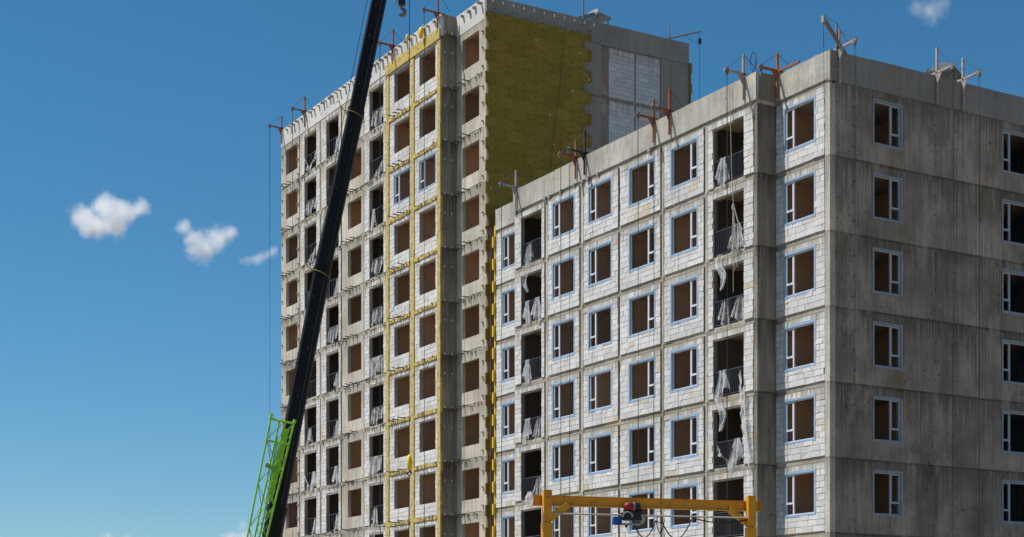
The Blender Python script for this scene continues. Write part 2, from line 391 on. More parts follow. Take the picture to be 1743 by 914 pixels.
def window_unit(b, axis, plane, a0, a1, z0, z1, mull, tape=.085, tm_=None):
    """axis 'x': facade along X facing -Y; 'y': facade along Y facing +X. a0..a1, z0..z1 = outer edge of the tape"""
    def bx(mb, u0, u1, d0, d1, w0, w1, t=.5):      # d = depth inwards from the wall face
        if axis == 'x': mb.box(u0, u1, plane + d0, plane + d1, w0, w1, t)
        else: mb.box(plane - d1, plane - d0, u0, u1, w0, w1, t)
    t = tape; f = .055
    wx0, wx1, wz0, wz1 = a0 + t, a1 - t, z0 + t, z1 - t
    pv = M['pvc'] if axis == 'x' else M['pvc_shade']; fm = MB()
    for u0, u1, w0, w1 in ((wx0, wx0 + f, wz0, wz1), (wx1 - f, wx1, wz0, wz1), (wx0 + f, wx1 - f, wz0, wz0 + f), (wx0 + f, wx1 - f, wz1 - f, wz1)):
        bx(fm, u0, u1, .05, .12, w0, w1)
    win = fm.build('window', pv, b)
    tm = MB(); e = .018                               # slightly ragged tape round the frame, turned into the reveal
    def jt(): return R.uniform(-.012, .018)
    bx(tm, a0 + jt(), wx0 + .012, -e, .06, z0 + jt(), z1 + jt()); bx(tm, wx1 - .012, a1 + jt(), -e, .06, z0 + jt(), z1 + jt())
    bx(tm, wx0 + .012, wx1 - .012, -e + .002, .06, z0 + jt(), wz0 + .012); bx(tm, wx0 + .012, wx1 - .012, -e + .002, .06, wz1 - .012, z1 + jt())
    tm.build('tape_surround', M['tape'] if axis == 'x' else M['tape_shade'], win)
    wd = wx1 - wx0
    if mull == 'L': mx = wx0 + wd * .27; s0, s1 = wx0 + f, mx
    else: mx = wx1 - wd * (.27 if axis == 'x' else .36); s0, s1 = mx, wx1 - f
    mm = MB(); bx(mm, mx - .035, mx + .035, .045, .118, wz0 + f, wz1 - f)
    mm.build('mullion', pv, win)
    tz = wz0 + (wz1 - wz0) * .30
    sm = MB()
    sa, sb = (s0, mx - .036) if mull == 'L' else (mx + .036, s1)
    bx(sm, sa, sb, .045, .10, tz - .04, tz + .04)
    for u0, u1 in ((sa, sa + .03), (sb - .03, sb)): bx(sm, u0, u1, .048, .1, tz + .04, wz1 - f)
    bx(sm, sa + .03, sb - .03, .048, .1, wz1 - f - .03, wz1 - f)
    sm.build('sash', pv, win)
    ua, ub = (mx + .036, wx1 - f) if mull == 'L' else (wx0 + f, mx - .036)
    for u0, u1, w0, w1 in ((sa + .03, sb - .03, tz + .04, wz1 - f - .03), (sa, sb, wz0 + f, tz - .04), (ua, ub, wz0 + f, wz1 - f)):
        gm = MB(); bx(gm, u0, u1, .08, .088, w0, w1); gm.build('pane', M['glass'], win)

def railing(b, Y, x0, x1, z, step=.115, r=.009):
    mb = MB(); y = Y + .10
    mb.box(x0, x1, y - .022, y + .022, z + 1.13, z + 1.17); mb.box(x0, x1, y - .018, y + .018, z + .12, z + .155)
    n = max(2, round((x1 - x0) / step))
    for i in range(n + 1):
        x = x0 + .02 + (x1 - x0 - .04) * i / n; q = .02 if i in (0, n, n // 2) else r
        mb.box(x - q, x + q, y - q, y + q, z + .155, z + 1.13)
    mb.build('railing', M['rail'], b)

def rooms(b, Ym, cells, k0, k1, depth=4.4):
    """party walls and back walls behind one stretch of facade; cells = [(x0, x1, dark?)]"""
    z0, z1 = F0 + 3 * k0, F0 + 3 * k1
    for x0, x1, dark in cells:
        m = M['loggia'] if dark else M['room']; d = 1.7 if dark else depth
        for k in range(k0, k1):
            w = MB(); t = R.uniform(0, 1); a, c_ = F0 + 3 * k, F0 + 3 * k + 3
            w.poly([(x0, Ym + .222, a), (x0 + .07, Ym + .222, a), (x0 + .07, Ym + d, a), (x1 - .07, Ym + d, a), (x1 - .07, Ym + .222, a), (x1, Ym + .222, a), (x1, Ym + d + .1, a), (x0, Ym + d + .1, a)] +
                   [(x0, Ym + .222, c_), (x0 + .07, Ym + .222, c_), (x0 + .07, Ym + d, c_), (x1 - .07, Ym + d, c_), (x1 - .07, Ym + .222, c_), (x1, Ym + .222, c_), (x1, Ym + d + .1, c_), (x0, Ym + d + .1, c_)],
                   [(i, (i + 1) % 8, (i + 1) % 8 + 8, i + 8) for i in range(8)], t)
            w.build('partition_wall', m, b)
        if not dark:                                 # door leaves and boards leaning on the back wall
            pm_ = MB()
            for k in range(k0, k1):
                f = F0 + 3 * k; c = x0 + (x1 - x0) * R.uniform(.3, .75); h = R.choice((2.1, 2.1, 1.3, 2.65))
                pm_.box(c, c + R.uniform(.35, .95), Ym + d - .05, Ym + d - .001, f + .022, f + h, R.uniform(0, 1))
            tag(pm_.build('door_leaves', M['room_far'] if R.random() < .5 else M['slab'], b), kind='stuff')
        if dark:                                     # door opening frame on the loggia's back wall
            dm = MB(); c = (x0 + x1) / 2
            for k in range(k0, k1):
                f = F0 + 3 * k
                dm.box(c + .25, c + .33, Ym + d - .06, Ym + d - .001, f, f + 2.3); dm.box(c + 1.1, c + 1.18, Ym + d - .06, Ym + d - .001, f, f + 2.3)
            tag(dm.build('door_frames', M['room'], b), kind='stuff')

# ------------------------------------------------------------------ the lower block
YM = -0.98
KL = 8; KT = 12
TOPL = F0 + 3 * KL; TOPT = F0 + 3 * KT          # 24.7 and 36.7
for k in range(KL + 1):                              # floor slabs, their edge showing between the storeys
    z = F0 + 3 * k; s = MB()
    s.box(-23.10, -3.36, YM + .06, .0, z - .2, z + .02); s.box(-26.60, -.26, .0 + .06, 13.5, z - .199, z + .021)
    s.build('floor_slab', M['slab'], LOW)
    e = MB(); x = -23.0                               # slab edge band in short pours
    while x < -3.5:
        q = min(x + R.uniform(1.8, 3.2), -3.42)
        e.box(x, q - .006, YM + .045 + R.uniform(0, .012), YM + .10, z - .15, z + .07, R.uniform(.3, .7)); x = q
    for x0, x1 in ((-26.62, -23.1), (-3.3, -.02)): e.box(x0, x1, .045, .1, z - .15, z + .07, R.uniform(.3, .7))
    e.build('slab_edge', M['conc_frame'], LOW)

LOWB = [  # panel x0, x1, opening (outer tape for windows) x0, x1, kind, plane
    (-26.60, -23.16, -26.0, -23.95, 'L', 0.0), (-22.95, -20.06, -22.33, -20.33, 'bal', YM), (-19.69, -16.83, -19.33, -17.22, 'L', YM),
    (-16.45, -13.50, -16.06, -13.99, 'L', YM), (-13.34, -10.14, -12.64, -10.53, 'R', YM), (-9.84, -6.95, -9.38, -7.34, 'R', YM),
    (-6.64, -3.56, -6.28, -4.21, 'bal', YM), (-3.31, -.30, -2.85, -.85, 'L', 0.0)]
for k in range(KL):
    f = F0 + 3 * k; low = max(0, 5 - k) * .035
    for x0, x1, o0, o1, kind, Y in LOWB:
        if kind == 'bal':
            block_panel(LOW, Y, x0, x1, f + .06, f + 2.86, (o0, o1, f + .06, f + 2.5), .05 + low)
            railing(LOW, Y, o0, o1, f + .02)
        else:
            block_panel(LOW, Y, x0, x1, f + .06, f + 2.86, (o0 + .07, o1 - .07, f + .8, f + 2.53), .04 + low)
            if k > 0: window_unit(LOW, 'x', Y, o0, o1, f + .73, f + 2.6, kind)
for a, c in ((-23.13, -22.95), (-20.03, -19.72), (-16.80, -16.48), (-13.48, -13.36), (-10.11, -9.87), (-6.92, -6.67)):
    MB().box(a + .004, c - .004, YM + .085 if c - a < .2 else YM + .06, YM + .32, 0, TOPL - .16).build('column', M['conc_frame'], LOW)
    if c - a > .2: MB().box(a + .1, c - .03, YM + .02, YM + .058, 0, TOPL - .16).build('pilaster', M['conc_lit'], LOW)
MB().box(-3.53, -3.33, YM, .30, 0, TOPL - .16).build('return_wall', M['conc_return'], LOW)
MB().box(-23.13, -22.96, YM + .1, .3, 0, TOPL - .16).build('return_wall', M['conc_return'], LOW)
MB().box(-.285, 0, -.012, .27, 0, TOPL - .16).build('corner_column', M['conc_lit'], LOW)
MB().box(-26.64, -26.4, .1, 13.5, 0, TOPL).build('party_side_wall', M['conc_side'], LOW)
MB().box(-26.5, 0, 13.4, 13.65, 0, TOPL).build('rear_wall', M['conc_side'], LOW)
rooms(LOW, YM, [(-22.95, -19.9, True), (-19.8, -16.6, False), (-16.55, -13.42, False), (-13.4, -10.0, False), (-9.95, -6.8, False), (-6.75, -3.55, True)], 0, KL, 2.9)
rooms(LOW, 0, [(-26.4, -23.0, False)], 0, KL, 3.0); MB().box(-3.32, -3.25, .22, 5.2, F0, TOPL).box(-3.25, -1.25, 1.95, 2.05, F0, TOPL).build('partition_wall', M['room'], LOW)  # cross wall added to limit light in the side-window room, gap lets some through
MB().box(-4.2, -4.1, 2.1, 5.3, F0, TOPL).box(-4.1, -.3, 5.2, 5.3, F0, TOPL).build('partition_wall', M['room_far'], LOW)
MB().box(-.9, -.8, 5.6, 5.7, F0, TOPL).box(-5, -4.9, 5.5, 13.3, F0, TOPL).box(-5, -.3, 8.2, 8.3, F0, TOPL).build('partition_wall', M['loggia'], LOW)

# side wall facing +X: cast in storey-high shutter panels, each its own piece
cuts = [.272, .46, 1.25, 2.31, 3.79, 4.9, 5.75, 6.9, 8.1, 9.67, 11.33, 12.5, 13.65]
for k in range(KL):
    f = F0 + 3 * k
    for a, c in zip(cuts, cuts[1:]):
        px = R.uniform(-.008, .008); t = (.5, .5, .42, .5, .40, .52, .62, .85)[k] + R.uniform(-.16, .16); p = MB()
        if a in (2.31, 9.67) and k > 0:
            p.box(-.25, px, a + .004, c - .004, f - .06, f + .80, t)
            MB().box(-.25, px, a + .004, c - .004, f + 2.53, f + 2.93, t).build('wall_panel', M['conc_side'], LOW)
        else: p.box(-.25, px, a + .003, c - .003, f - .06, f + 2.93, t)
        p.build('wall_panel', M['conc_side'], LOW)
    if k > 0:
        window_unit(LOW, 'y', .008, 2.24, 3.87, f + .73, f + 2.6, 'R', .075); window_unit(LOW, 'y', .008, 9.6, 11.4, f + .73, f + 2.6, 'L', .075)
tie = MB()                                              # shutter tie holes
for k in range(1, KL):
    for a in (.38, 1.2, 1.3, 5.7, 6.85, 8.05):
        for dz in (.5, 1.3, 2.1): 
            y = a + R.uniform(-.05, .05); z = F0 + 3 * k + dz + R.uniform(-.06, .06)
            tie.box(0, .014, y - .022, y + .022, z - .022, z + .022)
tag(tie.build('tie_holes', M['dowel'], LOW), kind='stuff')
# parapet, cast in lengths
def parapet(b, mat, runs, z0, z1, th=.18, axis='x'):
    for u0, u1, face in runs:
        d = R.uniform(0, .006)
        if axis == 'x': MB().box(u0 + .004, u1 - .004, face - d, face + th, z0, z1 + R.uniform(-.012, .012), R.uniform(.4, .6)).build('parapet_panel', mat, b)
        else: MB().box(face - th, face + d, u0 + .004, u1 - .004, z0, z1 + R.uniform(-.012, .012), R.uniform(.4, .6)).build('parapet_panel', mat, b)
xs = [-23.13, -20.9, -19.1, -16.4, -13.2, -10.6, -8.2, -5.3, -3.40]
parapet(LOW, M['conc_par'], [(a, c, YM - .012) for a, c in zip(xs, xs[1:])], TOPL + .02, TOPL + 1.14)
parapet(LOW, M['conc_par'], [(-26.66, -23.14, -.012), (-3.32, -1.9, -.012), (-1.9, -.19, -.012)], TOPL + .02, TOPL + 1.14)
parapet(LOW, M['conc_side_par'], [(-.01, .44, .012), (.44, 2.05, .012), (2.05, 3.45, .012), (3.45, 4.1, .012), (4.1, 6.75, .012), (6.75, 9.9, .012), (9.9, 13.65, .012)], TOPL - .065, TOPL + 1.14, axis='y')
MB().box(-3.52, -3.33, YM + .17, .165, TOPL + .02, TOPL + 1.13).build('return_parapet', M['conc_return'], LOW)
MB().box(-.19, -.02, -.008, .0, TOPL + .02, TOPL + 1.13).build('parapet_end', M['conc_par'], LOW)
MB().box(-26.6, -.2, .25, 13.4, TOPL + .03, TOPL + .1).build('roof', M['conc_par'], LOW)
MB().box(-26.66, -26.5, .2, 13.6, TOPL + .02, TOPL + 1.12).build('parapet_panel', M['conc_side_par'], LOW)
for x, w_ in ((-20.0, .16), (-19.6, .15), (-18.5, .14), (-17.3, .14), (-16.6, .2), (-16.1, .18), (-15.2, .12), (-11.0, .2), (-22.9, .16), (-22.4, .15)):
    MB().box(x, x + w_, YM - .10, YM + .05, TOPL - .14 + R.uniform(-.03, .03), TOPL + .02, .4, .015).build('concrete_stub', M['plate'], LOW)

# ------------------------------------------------------------------ the taller block
for k in range(KT + 1):
    z = F0 + 3 * k; s = MB()
    s.box(-54.33, -31.12, YM + .06, 0, z - .2, z + .02); s.box(-54.33, -27.78, .06, 13.5, z - .199, z + .021); s.build('floor_slab', M['slab'], TALL)
    e = MB(); x = -54.36
    while x < -31.3:
        q = min(x + R.uniform(1.2, 2.6), -31.2)
        e.box(x, q - .006, YM + .02 + R.uniform(-.01, .02), YM + .12, z - .16 + R.uniform(-.03, .03), z + .05 + R.uniform(-.02, .04), R.uniform(.2, .7), .01); x = q
    e.box(-31.05, -27.7, .02, .1, z - .15, z + .06, R.uniform(.3, .7)); e.build('slab_edge', M['conc_frame'], TALL)
TB = [(-54.39, -51.32, -53.56, -51.58, 'conc', YM), (-50.95, -47.87, -50.4, -48.44, 'bal', YM), (-47.56, -44.62, -46.86, -44.92, 'bal', YM),
      (-44.40, -41.22, -43.54, -41.57, 'conc', YM), (-41.12, -38.05, -40.41, -38.45, 'bal', YM), (-37.60, -34.80, -36.98, -35.0, 'win', YM),
      (-34.30, -31.50, -33.73, -31.76, 'win', YM), (-31.07, -28.12, -30.43, -28.47, 'conc', 0.0)]
plates = MB()
for k in range(1, KT):
    f = F0 + 3 * k
    for i, (x0, x1, o0, o1, kind, Y) in enumerate(TB):
        if kind == 'conc':
            p = MB(); opening_boxes(p, x0, x1, Y, Y + .22, f + .06, f + 2.84, (o0, o1, f + .77, f + 2.46), R.uniform(.4, .65)); p.build('facade_panel', M['conc_lit'], TALL)
        elif kind == 'bal':
            block_panel(TALL, Y, x0, x1, f + .06, f + 2.84, (o0, o1, f + .06, f + 2.46), .16)
            railing(TALL, Y, o0, o1, f + .02, .32, .012)
        else:
            block_panel(TALL, Y, x0, x1, f + .02, f + 2.80, (o0, o1, f + .77, f + 2.46), .05)
            if k == 9: window_unit(TALL, 'x', Y, o0 - .09, o1 + .09, f + .69, f + 2.55, 'L')
        if i in (0, 3, 5, 7):
            for q in range(3):                         # long steel pegs left in the slab edge
                x = o0 + (.1 if i != 7 else -.35) + q * .62 + R.uniform(-.05, .05); z = f - .05 + R.uniform(-.03, .03)
                MB().bar((x, Y + .1, z), (x + R.uniform(-.03, .03), Y - .5, z + R.uniform(-.03, .06)), .05, .05).build('steel_peg', M['peg'], TALL)
        for q in range(8):
            x = R.uniform(x0, x1); z = f + R.uniform(-.16, .05); s = R.uniform(.03, .06)
            plates.box(x - s, x + s, Y - R.uniform(.05, .14), Y + .06, z - .03, z + .03, R.random())
    for x in (-54.2, -51.4, -28.0):                     # small anchors up the piers
        for dz in (.3, 1.3, 2.2): 
            Y = 0 if x > -30 else YM; plates.box(x - .09, x + .05, Y - .12, Y + .02, f + dz, f + dz + .06)
tag(plates.build('anchor_stubs', M['plate'], TALL), kind='stuff')
for a, c in ((-51.32, -50.95), (-47.87, -47.56), (-44.62, -44.40), (-41.22, -41.12)):
    MB().box(a + .004, c - .004, YM + .07, YM + .32, 0, TOPT - .17).build('column', M['conc_frame'], TALL)
    if c - a > .25: MB().box(a + .10, c - .05, YM + .01, YM + .068, 0, TOPT - .17).build('pilaster', M['conc_lit'], TALL)
MB().box(-28.12, -27.66, -.008, .3, 0, TOPT - .17).build('corner_column', M['conc_lit'], TALL)
MB().box(-31.30, -31.09, YM + .03, .3, 0, TOPT - .17).build('return_wall', M['conc_return'], TALL)
MB().box(-54.42, -54.2, YM + .3, 13.5, 0, TOPT).build('gable_wall', M['conc_side'], TALL)
MB().box(-54.2, -27.9, 13.4, 13.65, 0, TOPT).build('rear_wall', M['conc_side'], TALL)
MB().box(-54.40, -31.1, YM + .02, YM + .4, 0, F0 + 2.84).box(-31.05, -27.7, 0, .3, 0, F0 + 2.84).build('plinth_wall', M['conc_lit'], TALL)
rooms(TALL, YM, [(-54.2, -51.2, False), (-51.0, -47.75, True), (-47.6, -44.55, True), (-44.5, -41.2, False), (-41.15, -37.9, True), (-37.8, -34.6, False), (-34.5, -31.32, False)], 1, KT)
rooms(TALL, 0, [(-31.05, -27.95, False)], 1, KT, 4.4)
MB().box(-54.3, -27.9, .2, 13.4, TOPT + .03, TOPT + .1).build('roof', M['conc_par'], TALL)
xs = [-54.42, -51.9, -49.6, -47.0, -44.3, -41.6, -38.9, -36.4, -33.9, -31.10]
parapet(TALL, M['conc_white'], [(a, c, YM - .012) for a, c in zip(xs, xs[1:])], TOPT - .14, TOPT + 1.05)
parapet(TALL, M['conc_white'], [(-31.06, -27.83, -.012)], TOPT - .14, TOPT + 1.05)
parapet(TALL, M['conc_side_par'], [(-.01, 3.3, .012), (3.3, 6.9, .012), (6.9, 10.3, .012), (10.3, 13.65, .012)], TOPT + .02, TOPT + 1.05, axis='x' if False else 'y') if False else None
ys = [-.008, 3.2, 6.6, 9.4, 11.7, 13.65]
for a, c in zip(ys, ys[1:]):
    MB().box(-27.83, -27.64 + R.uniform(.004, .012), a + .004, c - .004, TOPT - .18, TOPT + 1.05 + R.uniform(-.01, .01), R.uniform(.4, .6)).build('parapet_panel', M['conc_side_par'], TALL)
MB().box(-31.28, -31.092, YM + .17, .165, TOPT - .15, TOPT + 1.04).build('return_parapet', M['conc_return'], TALL)
# pegs along the parapet, with their long shadows
x = -54.1
while x < -28.0:
    Y = YM if x < -31.2 else 0; x += R.choice((.42, .55, .6, .75))
    if -31.25 < x < -30.9 or x > -28: continue
    MB().box(x, x + R.uniform(.12, .22), Y - R.uniform(.14, .32), Y - .01, TOPT + .78 + R.uniform(-.06, .05), TOPT + .845, .5, .012).build('parapet_bracket', M['plate'], TALL)
wp = MB()
for i in range(11):
    y = .35 + i * .66; wp.box(-27.63, -27.56, y - .03, y + .03, TOPT + .74, TOPT + .88)
for k in range(2, KT + 1):
    for y in (-.75, -.3): wp.box(-31.09, -31.05, y - .025, y + .025, F0 + 3 * k - .02, F0 + 3 * k + .11); wp.box(-31.09, -31.05, y - .025, y + .025, F0 + 3 * k - 1.1, F0 + 3 * k - 1.02)
tag(wp.build('white_studs', M['dowel_white'], TALL), kind='stuff')

# side wall facing +X
for k in range(1, KT):
    f = F0 + 3 * k; t = R.uniform(.4, .6)
    MB().box(-27.94, -27.655, .3, 7.5, f - .12, f + 2.80, t).build('wall_panel', M['conc_side_par'], TALL)
    MB().box(-27.94, -27.665, 7.5, 7.93, f - .12, f + 2.80, t * .6).build('wall_panel', M['conc_side'], TALL)
    MB().box(-27.94, -27.70, 7.93, 11.6, f - .12, f + 2.80, .2).build('wall_backing', M['mortar'], TALL)
    for a, c in ((11.6, 12.4), (12.4, 13.65)): MB().box(-27.94, -27.65 + R.uniform(-.008, 0), a + .008, c - .008, f - .12, f + 2.80, R.uniform(.4, .6)).build('wall_panel', M['conc_side_par'], TALL)
    MB().box(-27.94, -27.70, .31, 13.6, f + 2.80, f + 2.88).build('mortar_gap', M['mortar'], TALL)
SB = Pieces('side_block', M['block_side'], TALL)
for k in range(7, KT):
    f = F0 + 3 * k; z = f - .06; row = 0
    while z < f + 2.7:
        for a, c in ((7.99, 9.76), (9.86, 11.55)):
            y = a - (.3 if row % 2 else 0)
            while y < c - .05:
                ya, yb = max(y, a), min(y + .6, c); y += .6
                if yb - ya > .08: SB.box(-27.72, -27.655 + R.uniform(0, .012), ya + .006, yb - .006, z + .006, min(z + .25, f + 2.74) - .006, R.uniform(.1, .7), .003)
        z += .25; row += 1
SB.flush()
# mineral-wool boards on the side wall: running bond, stepped right edge, ends stepping out past the corner
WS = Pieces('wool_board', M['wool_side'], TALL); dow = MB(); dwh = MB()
z = 25.19; row = 0
while z < 36.85:
    zt = min(z + .6, 36.86); odd = row % 2
    y = (-.12 if odd else .03); end = 6.75 if odd else 6.28
    first = True
    while y < end - .05:
        yb = min((y + (.65 if (odd and first) else 1.2)), end); first = False
        d = .115 + R.uniform(-.007, .007)
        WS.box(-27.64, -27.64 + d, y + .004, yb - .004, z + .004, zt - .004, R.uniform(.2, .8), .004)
        for q, (u, v) in enumerate(((.12, .18), (.5, .5), (.88, .18), (.12, .82), (.88, .82))):
            yy = y + (yb - y) * u; zz = z + .6 * v
            (dwh if R.random() < .012 else dow).box(-27.64 + d - .01, -27.64 + d + .008, yy - .028, yy + .028, zz - .028, zz + .028)
        y = yb
    z += .6; row += 1
# below, only the first boards past the corner
z = 4.0; row = 0
while z < 25.1:
    odd = row % 2
    WS.box(-27.64, -27.53, -.12 if odd else -.0, .12 if odd else .05, z + .005, min(z + .6, 25.18) - .005, R.uniform(.2, .8), .006); z += .6; row += 1
WS.flush()
tag(dow.build('dowel_heads', M['dowel'], TALL), kind='stuff'); tag(dwh.build('white_dowel_heads', M['dowel_white'], TALL), kind='stuff')
for i in range(8):                                        # boards on the far rear face, seen edge-on
    z = 33.0 + i * .6
    if z < 36.3: MB().box(-28.6, -27.55, 13.655, 13.74 + .07 * (i % 2), z + .005, z + .595).build('rear_board', M['wool_side'], TALL)
# boards of the lower block's hidden side wall, their ends stepping past the corner
z = 4.0; row = 0
while z < 24.6:
    odd = row % 2
    MB().box(-26.80, -26.645, -.15 if odd else -.02, .22, z + .006, z + .594, .5, .006).build('insulation_board', M['wool_orange'], LOW); z += .6; row += 1
# yellow strips between the block panels of the two right-hand bays
wd2 = MB()
for x0, x1 in ((-38.02, -37.64), (-34.77, -34.34), (-31.47, -31.11)):
    z = 3.7
    while z < TOPT - .4:
        h = R.uniform(.85, 1.2); zt = min(z + h, TOPT - .35)
        WOOL.box(x0, x1 + R.uniform(-.015, .03), YM - .05 - R.uniform(0, .015), YM + .09, z + .004, zt - .004, R.uniform(.3, .7), .004)
        for q in range(2):
            xx = R.uniform(x0 + .06, x1 - .06); zz = R.uniform(z + .1, zt - .1); wd2.box(xx - .035, xx + .035, YM - .075, YM - .04, zz - .035, zz + .035)
        z = zt
for k in range(2, KT + 1):
    z = F0 + 3 * k - .20
    if k == KT: continue
    for a, c in ((-37.62, -34.79), (-34.32, -31.49)):
        x = a
        while x < c - .03:
            xb = min(x + R.choice((.22, .3, .42, .6)), c); h = R.choice((.2, .2, .16, .24))
            WOOL.box(x + .004, xb - .012, YM - .04 - R.uniform(0, .02), YM + .06, z + R.uniform(-.02, .01), z + h, R.uniform(.2, .8), .006); x = xb
            if R.random() < .7: wd2.box(x - .05, x + .02, YM - .11, YM - .03, z + .03, z + .1)
x = -38.02
while x < -31.13:
    xb = min(x + 1.15, -31.11); WOOL.box(x + .004, xb - .004, YM - .105, YM - .014, TOPT - .33, TOPT + .27, R.uniform(.3, .7), .004)
    for q in range(4):
        xx = R.uniform(x + .1, xb - .1); zz = R.uniform(TOPT - .25, TOPT + .2); wd2.box(xx - .03, xx + .03, YM - .125, YM - .1, zz - .03, zz + .03)
    x = xb
WOOL.flush(290)
tag(wd2.build('wool_fixings', M['plate'], TALL), kind='stuff')
for b in BL: BL[b].flush()

# ------------------------------------------------------------------ roof davits
def davit(pos, out, ztop, mat, label, post=.72, leg=.95, arm=1.0, side=None, ropes=True, zend=3.0, stay=True):
    """post standing on the parapet edge, arm reaching out over the wall, leg clamped down the face, stays to the post head"""
    p = Vector(pos); o = Vector(out); lat = Vector((-o.y, o.x, 0))
    r = empty('roof_davit', (p.x, p.y, ztop), label, 'davit', 'roof davits along the parapets')
    P = Vector((p.x, p.y, ztop)) + o * .06; up = Vector((0, 0, 1))
    MB().bar(P - up * .05, P + up * post, .085).build('post', mat, r)
    tip = P + o * arm + up * (.13)
    m = MB().bar(P - o * .45 + up * .1, tip, .085, .085); m.build('arm', mat, r)
    m = MB(); m.poly([P + o * .07 - up * .30 + lat * .025, P + o * .30 + up * .09 + lat * .03, P + o * .07 + up * .09 + lat * .03,
                      P + o * .07 - up * .30 - lat * .025, P + o * .30 + up * .09 - lat * .03, P + o * .07 + up * .09 - lat * .03],
                     [(0, 1, 2), (5, 4, 3), (0, 3, 4, 1), (1, 4, 5, 2), (2, 5, 3, 0)]); m.build('knee_plate', mat, r)
    MB().bar(P + o * .03 - up * leg, P + o * .03 + up * .05, .07, .07).build('leg', mat, r)
    if side: MB().bar(P + up * .1, P + lat * side + up * .14 - o * .1, .075, .075).build('rail', mat, r)
    c = MB(); e = tip - o * .12
    if stay:
        c.tube([P + up * (post - .03), e + up * .06], .011, 4)
        c.tube([P + up * (post - .03), P - o * .5 + lat * .5 + up * .06], .011, 4)
    MB().box(e.x - .06, e.x + .06, e.y - .06, e.y + .06, e.z - .16, e.z + .10).build('pulley', M['steel'], r)
    if ropes:
        c.tube([e - up * .1, (e.x + .03, e.y, e.z - 6), (e.x, e.y + .04, zend)], .012, 4)
        c.tube([e - up * .1 + lat * .07, (e.x - .05, e.y + .03, zend + 4), e * 1 + Vector((0, 0, zend + 1 - e.z))], .009, 4)
    c.build('rope', M['rope'], r); return r
ZL, ZT = TOPL + 1.14, TOPT + 1.05
OUT, SIDE = (0, -1, 0), (1, 0, 0)
davit((-54.2, YM), OUT, ZT, M['rust_brown'], 'rusty davit at the far left corner of the taller block roof', .95)
davit((-50.2, YM), OUT, ZT, M['rust_brown'], 'rusty davit second from the left on the taller block roof', 1.1)
davit((-37.0, YM), OUT, ZT, M['rust_red'], 'reddish davit just right of the crane boom on the taller block roof', 1.1)
davit((-31.35, YM), OUT, ZT, M['rust_brown'], 'brown davit over the inner corner at the top of the taller block', 1.35)
davit((-22.75, YM), OUT, ZL, M['davit_grey'], 'greyish davit at the left end of the lower block parapet', .95, leg=1.1)
davit((-17.05, YM), OUT, ZL, M['rust_orange'], 'orange davit standing beside a black one on the lower block', .95)
davit((-16.25, YM), OUT, ZL, M['davit_dark'], 'black davit beside an orange one on the lower block parapet', 1.2)
davit((-10.55, YM), OUT, ZL, M['rust_orange'], 'orange davit left of a red one on the lower block parapet', 1.0)
davit((-9.35, YM), OUT, ZL, M['rust_redor'], 'red-orange davit at the middle of the lower block parapet', 1.1)
davit((-4.15, YM), OUT, ZL, M['davit_grey'], 'grey davit with coiled rope just left of the recess', .95)
davit((-3.15, 0.0), OUT, ZL, M['rust_orange'], 'rusty orange davit with a sideways rail beside the recess', .85, leg=1.0, side=1.25)
davit((0, .42), SIDE, ZL, M['davit_grey'], 'pale davit at the near corner of the lower block', .8, leg=1.3)
davit((0, 5.75), SIDE, ZL, M['davit_grey'], 'pale davit in front of the tin roof vent', 1.15, leg=1.2)
davit((0, 7.25), SIDE, ZL, M['davit_grey'], 'pale davit furthest right on the side parapet', 1.0, leg=1.25)
# slanting hoist beam at the near corner
r = empty('hoist_beam', (-.4, .6, ZL), 'slanting grey hoist beam rising over the near corner of the roof', 'hoist')
A, B_ = at(1439, 92, 64.6), at(1402, 32, 63.6)
MB().bar(A, B_, .11, .13).build('beam', M['steel'], r)
MB().box(B_.x - .07, B_.x + .07, B_.y - .07, B_.y + .07, B_.z - .14, B_.z + .12).build('pulley', M['davit_grey'], r)
MB().bar(at(1424, 38, 64.3), at(1424, 92, 64.3), .06).build('mast', M['tin'], r)
c = MB().tube([B_, at(1401.5, 80, 63.6)], .012, 4).tube([B_, at(1404.5, 500, 63.5)], .012, 4).tube([B_ + Vector((0, 0, .1)), at(1424, 39, 64.3)], .01, 4); c.tube([at(1424, 39, 64.3), at(1441, 70, 64.5)], .01, 4)
c.build('rope', M['rope'], r)
for i in range(4): MB().ball((-1.1 + i * .12, .25 + .1 * i, ZL + .06), .13, .12, .12, 8, 6, .5, .2).build('loose_fitting', M['davit_grey'], r)
# coiled rope
r = MB(); cc = Vector((-3.75, YM + .1, ZL + .55))
for q in range(3): r.tube([cc + Vector((math.cos(a) * (.16 + .03 * q), .03 * q, math.sin(a) * (.34 + .04 * q))) for a in [i * math.pi / 8 for i in range(17)]], .012, 4)
tag(r.build('rope_coil', M['rope']), 'dark coil of rope hung behind the grey davit post', 'rope')

